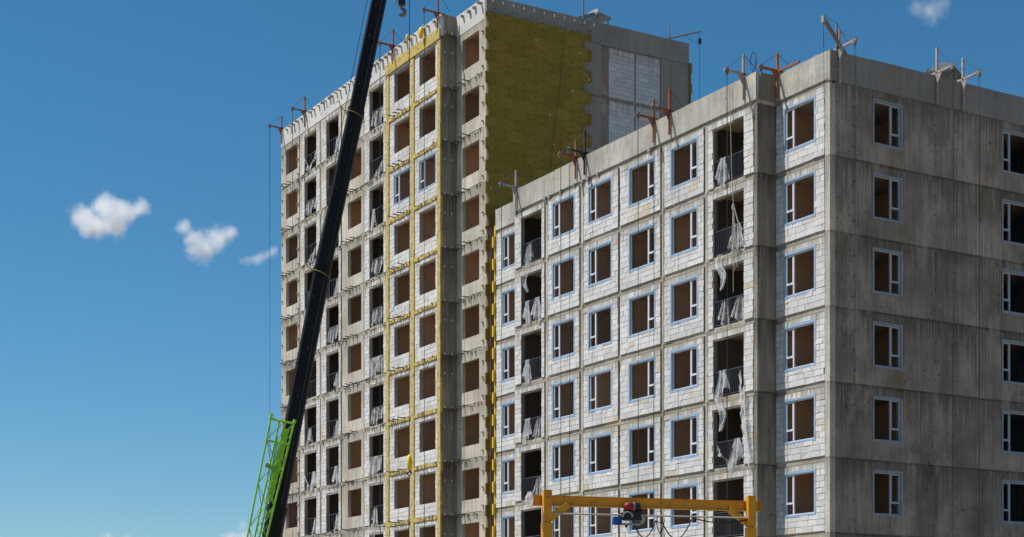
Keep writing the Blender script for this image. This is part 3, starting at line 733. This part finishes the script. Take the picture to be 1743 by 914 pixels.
# tin vents on the roofs
def vent(c, w_, d_, h_, leg, label, ang, tin='tin'):
    r = empty('roof_vent', c, label, 'vent', 'tin roof vents'); c = Vector(c); rot = Matrix.Rotation(ang, 3, 'Z')
    W = lambda x, y, z: c + rot @ Vector((x, y, z))
    for i in (-1, 1):
        for k in (-1, 1): MB().bar(W(i * w_ * .4, k * d_ * .4, 0), W(i * w_ * .4, k * d_ * .4, leg), .05).build('leg', M['tin'], r)
    m = MB(); b4 = [W(i * w_ / 2, k * d_ / 2, leg) for i, k in ((-1, -1), (1, -1), (1, 1), (-1, 1))]; t4 = [p + Vector((0, 0, .12)) for p in b4]
    m.poly(b4 + t4, [(3, 2, 1, 0), (0, 1, 5, 4), (1, 2, 6, 5), (2, 3, 7, 6), (3, 0, 4, 7)]); m.build('eave', M[tin], r)
    m = MB(); a0, a1 = W(-w_ * .12, 0, leg + h_), W(w_ * .12, 0, leg + h_); m.poly(t4 + [a0, a1], [(0, 1, 5, 4), (1, 2, 5), (2, 3, 4, 5), (3, 0, 4)]); m.build('hood', M[tin], r)
    MB().box(c.x - w_ * .3, c.x + w_ * .3, c.y - d_ * .3, c.y + d_ * .3, TOPL if c.z < 30 else TOPT, c.z + .1).build('shaft', M['conc_side_par'], r)
vent((-29.0, 8.0, ZT + .18), 1.3, 1.2, .62, .55, 'tin hood vent on the roof of the taller block', .3)
vent((-1.5, 7.7, ZL + .22), 1.35, 1.3, .62, .55, 'dark tin hood vent behind davits on the lower block roof', .5, 'tin_dark')
r = MB(); q = random.Random(5)
for i in range(9):
    y = 5.6 + i * .22; r.tube([(-.5 - q.random() * .4, y, ZL - .1), (-.6 + q.uniform(-.3, .3), y + q.uniform(-.3, .3), ZL + q.uniform(.15, .45)), (-.5, y + q.uniform(.1, .7), ZL + q.uniform(-.1, .25))], .022, 5)
tag(r.build('cable_tangle', M['davit_dark']), 'tangle of dark cable on the side parapet between two pale davits', 'cable')
r = MB().bar((-28.4, 6.2, ZT + .15), (-28.5, 7.5, ZT + .75), .32, .22)
tag(r.build('tin_duct', M['tin']), 'slanting tin duct next to the hood vent on the taller block', 'duct')
r = MB().tube([(-27.7, 6.25, ZT - 1.7), (-27.62, 6.25, ZT + 1.15)], .055, 8)
tag(r.build('vent_pipe', M['tin']), 'thin pale upright pipe on the taller block side parapet', 'pipe')
r = empty('pipe_jib', (-28.2, 12.2, ZT), 'long pale pipe jib with a wire at the far end of the taller roof', 'jib')
MB().tube([(-28.2, 11.6, ZT - .1), (-28.2, 14.9, ZT + 1.15)], .055, 8).build('pipe', M['tin'], r)
MB().tube([(-28.2, 12.6, ZT - .2), (-28.2, 12.6, ZT + 1.1)], .04, 8).build('mast', M['tin'], r)
MB().tube([(-28.2, 14.85, ZT + 1.1), (-28.2, 14.85, 20)], .014, 4).tube([(-28.2, 13.7, ZT + .7), (-28.2, 14.4, ZT + .45), (-28.2, 14.85, ZT + .55)], .012, 4).build('wire', M['rope'], r)
MB().box(-28.26, -28.14, 14.77, 14.93, ZT + .4, ZT + .72).build('pulley', M['black'], r)

tag(MB().tube([(-27.4, 5.0, ZT + .1), (-27.42, 4.6, 34), (-27.45, 3.6, 26)], .013, 4).build('slack_wire', M['rope']), 'thin dark wire hanging slantwise across the yellow side wall', 'wire')

# yellow sacks hung on the taller parapet
for i, (x, z, s, lab) in enumerate(((-33.0, TOPT + .55, 1.0, 'large yellow sack hanging below the taller block parapet'), (-34.75, TOPT + .85, .6, 'small yellow sack left of the large yellow sack'))):
    m = MB().ball((x, YM - .28, z), .17 * s, .15 * s, .34 * s, 12, 9, .5, .06); m.tube([(x, YM - .28, z + .3 * s), (x, YM - .1, ZT)], .03, 6)
    tag(m.build('yellow_sack', M['yellow'], smooth=True), lab, 'sack', 'yellow sacks at the parapet')

# ------------------------------------------------------------------ plastic sheets on the balconies
def sheet(label, x0, x1, Y, f, style, seed):
    q = random.Random(seed); nx, nz = 30, 14; V = []; F = []
    w_ = x1 - x0; top = f + 1.19; y0 = Y + (.19 if q.random() < .6 else .055); drop0 = q.uniform(.9, 1.15)
    ph = q.uniform(0, 6); fr = q.uniform(12, 20); q5 = q.uniform(.4, .62)
    for i in range(nx + 1):
        u = i / nx
        for k in range(nz + 1):
            v = k / nz; x = x0 + u * w_; z = top - v * drop0; y = y0 - .05 - .075 * math.sin(u * fr * 1.4 + ph + v * 1.5 + 2 * math.sin(u * 5)) * (.35 + v) - .03 * v
            if style == 'full': z = top - v * (drop0 - .1 + .16 * math.sin(u * 7 + ph) + .1 * math.sin(u * 19)); x = x0 + w_ * (.03 + .9 * u) 
            elif style == 'bunch':
                cx = x0 + w_ * .3; sq = .35 + .55 * abs(v - .15); x = cx + (u - .5) * w_ * q5 * sq; z = top - v * (1.05 + .25 * math.sin(u * 5 + ph))
            elif style == 'bunch_right':
                cx = x0 + w_ * .8; sq = .3 + .6 * v; x = cx + (u - .5) * w_ * .6 * sq; z = top - v * (1.1 + .3 * math.sin(u * 5 + ph))
            elif style == 'swag':
                sag = .85 * (1 - (2 * u - 1) ** 2); z = top - .0 - sag - v * (.28 + .18 * math.sin(u * 9 + ph)) * (1.25 - .5 * math.sin(u * 3.14)); 
            elif style == 'ribbon':
                cx = x0 + w_ * (.3 + .08 * math.sin(v * 6 + ph)); x = cx + (u - .5) * w_ * (.10 + .14 * math.sin(v * 3.1)); z = f + .1 - v * 1.5; y = Y - .06 - .05 * math.sin(u * 6 + v * 4)
            elif style == 'diag':
                z = top - (1 - u) * 1.0 - v * (.2 + .5 * math.sin(u * 3.0 + .3)); x = x0 + u * w_ * 1.08
            V.append((x + q.uniform(-.012, .012), y + q.uniform(-.012, .012), z + q.uniform(-.015, .015)))
    skip = q.uniform(.0, .10)
    for i in range(nx):
        for k in range(nz):
            if q.random() < skip * (k / nz) * 2.2: continue
            a = i * (nz + 1) + k; F.append((a, a + 1, a + nz + 2, a + nz + 1))
    m = MB().poly(V, F); o = m.build('plastic_sheet', M['plastic'], smooth=True)
    tag(o, label, 'plastic sheet', 'torn plastic sheets on the balconies')
    o.data.polygons.foreach_set('use_smooth', [True] * len(o.data.polygons))
ORD = ['top', 'second', 'third', 'fourth', 'fifth', 'sixth', 'seventh', 'eighth', 'ninth', 'tenth', 'eleventh']
ST = {'full': 'white plastic sheet covering the railing', 'bunch': 'bunched white plastic on the left of the railing', 'bunch_right': 'white plastic bunched on the right of the railing',
      'swag': 'white plastic sagging across the railing', 'ribbon': 'long white plastic strip trailing below the floor', 'diag': 'white plastic slanting down across the railing'}
SH = [('lower block', 'left', -22.33, -20.33, KL, [('bunch', 0), ('ribbon', 0), ('bunch', 1), ('bunch_right', 1), ('bunch', 2), ('bunch', 3), ('bunch_right', 3), ('bunch_right', 4), ('bunch', 5)]),
      ('lower block', 'right', -6.28, -4.21, KL, [('bunch', 0), ('bunch_right', 1), ('ribbon', 1), ('bunch', 2), ('bunch_right', 2), ('bunch', 3), ('ribbon', 3), ('swag', 4), ('bunch_right', 4)]),
      ('taller block', 'left', -50.4, -48.44, KT, [('swag', 0), ('full', 1), ('diag', 2), ('bunch', 3), ('bunch', 6), ('bunch_right', 7), ('swag', 7), ('bunch_right', 8), ('ribbon', 8), ('bunch', 9)]),
      ('taller block', 'middle', -46.86, -44.92, KT, [('bunch_right', 0), ('bunch_right', 1), ('bunch_right', 3), ('full', 4), ('bunch_right', 5), ('bunch_right', 6), ('bunch_right', 7), ('bunch_right', 8), ('bunch', 9)]),
      ('taller block', 'right', -40.41, -38.45, KT, [('full', 0), ('diag', 1), ('bunch', 2), ('full', 3), ('full', 4), ('full', 5), ('full', 6), ('full', 7), ('bunch', 8), ('ribbon', 8), ('swag', 9)])]
sd = 100
for bn, cn, x0, x1, K, items in SH:
    for st, j in items:
        sd += 1; sheet('%s, %s %s balcony of the %s' % (ST[st], ORD[j], cn, bn), x0 + .04, x1 - .04, YM, F0 + 3 * (K - 1 - j), st, sd)
# tied rope with plastic in the right balcony column of the lower block
m = MB(); X = -4.75; Y = YM - .12
m.tube([(X - .25, Y, ZL - .2), (X - .12, Y, 22.2), (X, Y, 20.6)], .016, 5)
for dx, z in ((-.12, 18.2), (.1, 17.9), (.25, 18.0), (.0, 17.0)): m.tube([(X, Y, 20.6), (X + dx * .6, Y - .02, 19.4), (X + dx, Y, z)], .014, 5)
m.tube([(X, Y, 20.7), (X + .3, Y, 19.9), (X + .55, Y + .05, 19.5)], .022, 5); m.ball((X, Y, 20.55), .07, .07, .16, 8, 6, .5, .2)
tag(m.build('tied_rope', M['rope_pale']), 'pale knotted rope hanging down the right balconies of the lower block', 'rope')
m = MB()
for x, y, z0_, z1_ in ((-4.3, YM - .1, 9.8, 13.7), (-4.05, YM - .12, 9.2, 13.0)):
    for i in range(6):
        t = i / 6; m.poly([(x + .5 * t * t + .05, y - .05, z1_ - t * 3.2), (x + .34 * t * t - .16, y + .02, z1_ - t * 3.2 - .2), (x + .4 * t * t + .02, y, z1_ - (t + 1 / 6) * 3.2 - .2), (x + .55 * t * t + .16, y - .06, z1_ - (t + 1 / 6) * 3.2)], [(0, 1, 2, 3)])
tag(m.build('torn_strips', M['plastic']), 'ragged pale strips hanging beside the fourth right balcony of the lower block', 'plastic strips')

# ------------------------------------------------------------------ mobile crane
CR = empty('mobile_crane', at(440, 1090, 61), 'mobile crane with black telescopic boom and lime green lattice jib', 'crane')
def boom_pt(t):      # t = photo row; the boom leans to the right and a little away
    xs_ = ((-200, 686.0), (0, 644.5), (193, 605.8), (463, 548.5), (690, 504.2), (914, 463.5), (1080, 433.5))
    for (a, xa), (b, xb) in zip(xs_, xs_[1:]):
        if a <= t <= b: return at(xa + (xb - xa) * (t - a) / (b - a), t, 61 + (914 - t) / 1114 * 1.0)
def boom_section(t0, t1, wd, name):
    p, q = boom_pt(t0), boom_pt(t1); d = (q - p).normalized(); a = d.cross(DIR).normalized(); b = a.cross(d)
    prof = [(-.5, -.42), (-.36, -.58), (.30, -.58), (.5, -.36), (.5, .25), (.3, .62), (-.3, .62), (-.5, .25)]
    P = [e + a * (x * wd) + b * (y * wd) for e in (p, q) for x, y in prof]; n = len(prof)
    F = [tuple(range(n)), tuple(range(2 * n - 1, n - 1, -1))] + [(k, n + k, n + (k + 1) % n, (k + 1) % n) for k in range(n)]
    return MB().poly(P, F).build(name, M['boom'], CR)
boom_section(1080, 868, .69, 'boom_section'); boom_section(868, 463, .605, 'boom_section'); boom_section(463, 193, .575, 'boom_section'); boom_section(193, -178, .535, 'boom_section')
def boom_axes(t):
    p = boom_pt(t); d = (boom_pt(t - 10) - p).normalized(); a = d.cross(DIR).normalized(); return p, d, (a if a.dot(RGT) > 0 else -a), a.cross(d)
em = MB(); bm = MB()
for t0, t1, wd in ((860, 472, .605), (455, 202, .575), (185, -170, .535)):
    for sx, sy in ((-.36, -.58), (.30, -.58), (.5, -.36)):
        P = []
        for t in (t0, t1):
            p, d, a, b = boom_axes(t); b = b if b.dot(DIR) > 0 else -b
            P.append(p + a * (sx * wd * (1 if sx < 0 else 1)) + b * ((sy - .005) * wd))
        em.bar(P[0], P[1], .022, .022)
    for i in range(5):
        t = t0 + (t1 - t0) * (i + .5 + R.uniform(-.2, .2)) / 5; p, d, a, b = boom_axes(t); b = b if b.dot(DIR) > 0 else -b
        q = p - b * (.585 * wd) + a * R.uniform(-.14, .1); bm.bar(q - d * .04, q + d * .04, .05, .05)
for mb_, nm_ in ((em, 'weld_strips'), (bm, 'wear_pads')): tag(mb_.build(nm_, M['boom_edge'], CR), kind='stuff')
for t, wd in ((868, .74), (463, .64), (193, .605)):
    s = boom_section(t + 5, t - 6, wd, 'boom_collar')
for t, wd, ex in ((198, .69, .43), (468, .69, .22)):
    p = boom_pt(t); q = boom_pt(t - 10); d = (q - p).normalized(); a = d.cross(DIR).normalized(); b = a.cross(d)
    if a.dot(RGT) < 0: a = -a
    loop = [p + a * (wd * .5 * math.cos(u) * (1.15 if math.cos(u) < 0 else 1.05)) + b * (wd * .66 * math.sin(u)) - d * (.09 * math.cos(u)) for u in [i * math.pi / 10 for i in range(21)]]
    m = MB().tube(loop, .02, 5); L = p - a * (wd * .57) + d * .1
    m.tube([L, L - a * .22 + d * .12 - b * .2, L - a * .30 + d * .30 - b * .2, L - a * ex + d * .28], .016, 5); m.build('boom_strap', M['strap'], CR)
H = boom_pt(-185)
m = MB()
for s in (-.22, .22): m.bar(H + DIR * s - RGT * .3, H + DIR * s + RGT * .95 + Vector((0, 0, .15)), .05, .5)
m.build('boom_head', M['boom'], CR)
for dx in (.25, .85): 
    c = H + RGT * dx; MB().tube([c - DIR * .15, c + DIR * .15], .24, 14).build('sheave', M['steel'], CR)
p0, p1 = boom_pt(905), boom_pt(-150); off = (p1 - p0).normalized().cross(DIR).normalized(); off = -off if off.dot(RGT) > 0 else off
MB().tube([p0 + off * .31 - DIR * .3, boom_pt(193) + off * .38 - DIR * .3, p1 + off * .40 - DIR * .3], .013, 5).build('hoist_rope', M['rope'], CR)
# hook block under the boom head
HK = empty('hook_block', at(683, 20, 62), 'black and yellow crane hook block hanging at the top edge', 'hook')
c = at(684, -6, 62)
MB().bar(c + Vector((0, 0, .5)), c - Vector((0, 0, .32)), .26, .26, up=tuple(RGT)).build('sheave_block', M['black'], HK)
for s in (-1, 1): MB().bar(c - RGT * .22 + DIR * .1 * s + Vector((0, 0, .4)), c - RGT * .24 + DIR * .1 * s - Vector((0, 0, .36)), .09, .03, up=tuple(RGT)).build('cheek_stripe', M['yellow'], HK)
hc = c - Vector((0, 0, .60)); 
MB().tube([c - Vector((0, 0, .36)), c - Vector((0, 0, .5))], .07, 8).build('swivel', M['steel'], HK)
MB().tube([c - Vector((0, 0, .45))] + [hc + RGT * (.11 * math.cos(a)) + Vector((0, 0, .13 * math.sin(a))) for a in [math.radians(90 - i * 26) for i in range(1, 10)]], [.05, .06, .07, .08, .085, .085, .08, .07, .055, .03], 8).build('hook', M['steel'], HK, smooth=True)
MB().tube([c + Vector((0, 0, .4)) - RGT * .08, H + RGT * .72], .015, 5).tube([c + Vector((0, 0, .4)) + RGT * .08, H + RGT * .86], .015, 5).build('hoist_rope', M['rope'], HK)
# second line with a small yellow hook
K2 = empty('ball_hook', at(697, 790, 62), 'small yellow hook on a long single line in front of the insulated bays', 'hook')
c = at(697, 787, 62)
MB().tube([at(697, -170, 62), c + Vector((0, 0, .3))], .015, 5).build('line', M['rope'], K2)
MB().tube([c + Vector((0, 0, .30)), c + Vector((0, 0, .18)), c, c - Vector((0, 0, .2)), c - Vector((0, 0, .28))], [.04, .08, .11, .085, .045], 10).build('weight', M['yellow'], K2, smooth=True)
MB().tube([c - Vector((0, 0, .28)), c - Vector((0, 0, .42)) + RGT * .08, c - Vector((0, 0, .52)), c - Vector((0, 0, .42)) - RGT * .09], .03, 6).build('hook', M['black'], K2)
MB().tube([c - Vector((0, 0, .5)), at(696, 914, 62), at(696, 1000, 62)], .024, 5).build('sling', M['black'], K2)
# lattice jib stowed beside the boom
JB = tag(empty('lattice_jib', Vector((0, 0, 0))), None)
JB.parent = CR; JB.location = Vector((0, 0, 0)) 
def jp(row, s, dep):                          # s across 0..1, row = photo row
    t = (row - 712) / 202
    return at(461 - 40 * t + s * (39.5 - 6.5 * t), row + s * 8 * (1 - t), 59.3 + dep)
bpy.data.objects.remove(JB)
ROWS = [712, 748, 785, 822, 860, 898, 936, 975, 1015]
jm = MB()
CH = ((0, 0), (.38, .95), (.62, .05), (1, .8))
for s, dep in CH: jm.tube([jp(r_, s, dep) for r_ in ROWS], .036, 6)
JO = jm.build('lattice_jib', M['green'], CR)
lm = MB()
pairs = ((0, 1), (1, 3), (2, 3), (0, 2))
for i, r_ in enumerate(ROWS[:-1]):
    for a, b in pairs:
        (s0, d0), (s1, d1) = CH[a], CH[b]
        lm.tube([jp(r_, s0, d0), jp(ROWS[i + 1], s1, d1)] if i % 2 else [jp(ROWS[i + 1], s0, d0), jp(r_, s1, d1)], .013, 5)
lm.build('lacing', M['green_dark'], JO)
em = MB()
for r_ in (713, 750):
    for a, b in ((0, 1), (1, 3), (0, 2), (2, 3)): em.tube([jp(r_, *CH[a]), jp(r_, *CH[b])], .04, 6)
em.tube([jp(713, 0, 0), jp(704, 0, 0)], .06, 6); em.tube([jp(713, 1, .8), jp(706, 1, .8)], .06, 6); em.build('end_frame', M['green'], JO)
pm = MB(); a, b, c, d = jp(724, .58, .3), jp(724, .86, .3), jp(850, .84, .3), jp(850, .52, .3)
n_ = DIR * .06; pm.poly([a, b, c, d, a + n_, b + n_, c + n_, d + n_], [(0, 1, 2, 3), (7, 6, 5, 4), (0, 4, 5, 1), (1, 5, 6, 2), (2, 6, 7, 3), (3, 7, 4, 0)]); pm.build('side_plate', M['green'], JO)
pm = MB().bar(jp(790, .2, -.1), jp(797, .75, -.1), .18, .16); pm.build('bracket', M['green_dark'], JO)
cm = MB()
for i in range(9):
    r_ = 735 + i * 31; cm.tube([jp(r_, .55, -.05), jp(r_ + 24, .97, -.05)], .013, 5); cm.tube([jp(r_ + 24, .55, -.05), jp(r_, .97, -.05)], .013, 5)
cm.build('cross_lacing', M['green_dark'], JO)
MB().tube([jp(740, .42, .2), jp(860, .60, .2), jp(1000, .62, .2)], .02, 5).tube([jp(745, .5, .2), jp(1000, .75, .2)], .02, 5).build('jib_cable', M['green_dark'], JO)

# ------------------------------------------------------------------ gantry hoist
GA = at(905, 851.5, 42.0); GB = at(1293, 862.2, 43.75); GA.z = GB.z = (GA.z + GB.z) / 2
GR = empty('gantry_crane', Vector((GA.x, GA.y, 0)), 'orange-yellow gantry frame with a chain hoist in the foreground', 'gantry')
gd = (GB - GA).normalized(); gn = Vector((gd.y, -gd.x, 0))                 # gn towards the camera
if gn.dot(DIR) > 0: gn = -gn
up = Vector((0, 0, 1)); Lg = (GB - GA).length
def gp(s, h, o=0): return GA + gd * s + up * h + gn * o                    # along, height from beam centre, towards camera
m = MB(); h_ = .125
m.bar(gp(0, 0), gp(Lg, 0), .05, 2 * h_ - .02, up=(0, 0, 1)); m.bar(gp(0, h_, 0), gp(Lg, h_, 0), .16, .02); m.bar(gp(0, -h_, 0), gp(Lg, -h_, 0), .16, .02)
m.bar(gp(-.002, 0), gp(.012, 0), .16, 2 * h_ + .02); m.bar(gp(Lg - .012, 0), gp(Lg + .002, 0), .16, 2 * h_ + .02)
m.build('beam', M['gantry'], GR)
for s, nm in ((.365, 1), (Lg - .33, -1)):
    t0, b0 = gp(s, .26, .17), gp(s, -.56, .17); MB().bar(b0, t0, .17, .22, up=tuple(gd)).build('upper_post', M['gantry'], GR)
    t1 = gp(s, -.585, .15); MB().bar(Vector((t1.x, t1.y, 0)), t1, .2, .26, up=tuple(gd)).build('post', M['gantry'], GR)
    MB().bar(gp(s + nm * .02, -.52, .13), gp(s + nm * .60, -.10, .09), .10, .17, up=tuple(up)).build('brace', M['gantry'], GR)
    MB().box(*sum([[min(gp(s - .1, 0, .1)[i], gp(s + .1, 0, .16)[i]), max(gp(s - .1, 0, .1)[i], gp(s + .1, 0, .16)[i])] for i in (0, 1)], []), gp(0, -.583)[2], gp(0, -.562)[2]).build('flange', M['gantry'], GR)
def gpx(x, y, o=.1):                                    # photo pixel on the gantry's own vertical plane
    d = at(x, y, 1) - CAM; q = GA + gn * o; t = (q - CAM).dot(gn) / d.dot(gn); return CAM + d * t
MB().tube([gpx(931, 873.7, .2), gpx(1277, 881.6, .2)], .022, 8).build('cable_rod', M['rope_pale'], GR)
HO = empty('chain_hoist', gpx(1073, 875, .1), 'chain hoist with red motor and blue box under the gantry beam', 'hoist')
o1, o2 = gpx(1066, 862, .16), gpx(1088, 863, .16)
MB().tube([o1 - gd * .06, o1, o1 + (o2 - o1) * .45], [.06, .11, .12], 16).build('motor', M['red'], HO, smooth=True)
MB().tube([o1 + (o2 - o1) * .45, o1 + (o2 - o1) * .6], .125, 16).build('ring', M['tin'], HO)
MB().tube([o1 + (o2 - o1) * .6, o2], [.12, .11], 16).build('brake_cap', M['black'], HO)
MB().bar(gpx(1056, 879, .14), gpx(1091, 880, .14), .2, .20).bar(gpx(1062, 868, .12), gpx(1092, 869, .12), .1, .12).build('gearbox', M['black'], HO)
MB().bar(gpx(1044, 886, .2), gpx(1057, 887, .2), .16, .21).build('control_box', M['blue'], HO)
MB().bar(gpx(1056, 892, .16), gpx(1090, 893, .16), .14, .05).build('chain_guide', M['plate'], HO)
MB().tube([gpx(1092, 876, .2), gpx(1095, 884, .2), gpx(1092, 891, .2)], [.05, .07, .04], 8).build('end_drum', M['rope_pale'], HO)
MB().poly([gpx(1063, 893, .16), gpx(1070, 893, .16), gpx(1066, 900, .16), gpx(1066.5, 893, .08)], [(0, 1, 2), (1, 3, 2), (3, 0, 2), (0, 3, 1)]).build('hook', M['black'], HO)
for i in range(2): MB().tube([gpx(1059 + i * 1.5 + 8.5 * (1 - math.cos(a)), 880 - 9 * math.sin(a), .24) for a in [k * math.pi / 8 for k in range(9)]], .014, 5).build('hose', M['rope_pale'], HO)
FC = empty('festoon_cable', gpx(1130, 885, .2), 'black looping power cable hung along the gantry rod', 'cable')
def loop(a, b, sag, n=12):
    return [gpx(a[0] + (b[0] - a[0]) * i / n, a[1] + (b[1] - a[1]) * i / n + sag * (1 - (2 * i / n - 1) ** 2), .2) for i in range(n + 1)]
MB().tube(loop((1076, 882), (1116, 886), 31), .017, 6).build('cable_loop', M['black'], FC, smooth=True)
MB().tube(loop((1117, 886), (1131, 884), 22), .014, 6).build('cable_loop', M['black'], FC, smooth=True)
MB().tube(loop((1126, 886), (1177, 884), 32), .017, 6).build('cable_loop', M['black'], FC, smooth=True)
MB().tube(loop((1178, 881), (1250, 889), 4) + [gpx(1276, 884, .2)], .017, 6).build('cable_loop', M['black'], FC, smooth=True)
MB().tube([gpx(1123 + 5 * math.cos(a), 884 + 6 * math.sin(a), .2) for a in [k * math.pi / 6 for k in range(13)]], .014, 6).build('cable_coil', M['black'], FC)
tag(MB().ball(gpx(901, 850, .1), .11, .1, .2, 10, 7, .5, .2).build('white_bag', M['plastic']), 'white plastic bag tied to the left end of the gantry beam', 'bag')

# ------------------------------------------------------------------ clouds
def cloud(label, puffs, d, dens, seed):
    """puffs: (pixel x, pixel y, radius in pixels); real volume at distance d"""
    s = d / FPX; cs = [(at(x, y, d + R.uniform(-.3, .3) * r * s), r * s * 1.22) for x, y, r in puffs]
    mb = MB()
    for c, r in cs: mb.ball(c, r * 1.15, r * 1.15, r * 1.15, 16, 11)
    m, n, l, b = newmat('cloud_vapour'); n.remove(b)
    pos = n.new('ShaderNodeNewGeometry').outputs['Position']
    acc = None
    for c, r in cs:
        vm = n.new('ShaderNodeVectorMath'); vm.operation = 'DISTANCE'; l.new(pos, vm.inputs[0]); vm.inputs[1].default_value = c
        e = mth(n, l, 'SUBTRACT', 1.0, mth(n, l, 'DIVIDE', vm.outputs['Value'], r))
        acc = e if acc is None else mth(n, l, 'SMOOTH_MAX', acc, e, .4)
    nz = noise(n, l, pos, 1 / (s * 22), 7, .62, off=(seed, 0, 0))
    v = mth(n, l, 'ADD', acc, mth(n, l, 'MULTIPLY_ADD', nz, 1.8, -.98))
    dn = mth(n, l, 'MULTIPLY', mth(n, l, 'POWER', mth(n, l, 'MULTIPLY', v, 1.05, clamp=True), 1.4), dens / s)
    pv = n.new('ShaderNodeVolumePrincipled'); pv.inputs['Color'].default_value = (1, 1, 1, 1); pv.inputs['Anisotropy'].default_value = 0.0
    l.new(dn, pv.inputs['Density']); l.new(pv.outputs[0], n['Material Output'].inputs['Volume'])
    o = mb.build('cloud', m)
    rm = o.modifiers.new('join', 'REMESH'); rm.mode = 'VOXEL'; rm.voxel_size = 3.2 * s
    dg = bpy.context.evaluated_depsgraph_get(); me = bpy.data.meshes.new_from_object(o.evaluated_get(dg)); o.modifiers.clear(); o.data = me
    if not me.materials: me.materials.append(m)
    tag(o, label, 'cloud', 'small white clouds')
D_ = 1100
cloud('largest white cloud, puffy, left of the taller block', [(142, 372, 24), (150, 392, 18), (182, 358, 29), (190, 378, 27), (212, 362, 24), (238, 354, 17), (165, 385, 24)], D_, .085, 1)
cloud('second white cloud, right of and below the largest', [(314, 388, 15), (330, 408, 22), (348, 420, 26), (370, 408, 24), (392, 398, 15), (336, 424, 20)], D_, .06, 7)
cloud('faint small cloud streak beside the left edge of the taller block', [(412, 445, 7), (421, 443, 9), (430, 442, 10), (439, 441, 11), (448, 438, 11), (456, 434, 10), (464, 429, 9), (470, 425, 6)], D_, .05, 13)
cloud('thin wispy cloud at the upper right above the lower block', [(1562, 14, 16), (1582, 18, 20), (1600, 14, 18), (1588, 30, 13)], D_, .022, 21)
cloud('low cloud tip behind the lattice jib', [(413, 895, 11), (392, 915, 15), (418, 918, 20)], D_, .05, 31)
cloud('low bank of cloud along the bottom left', [(185, 922, 16), (215, 924, 17), (250, 924, 15)], D_, .05, 41)
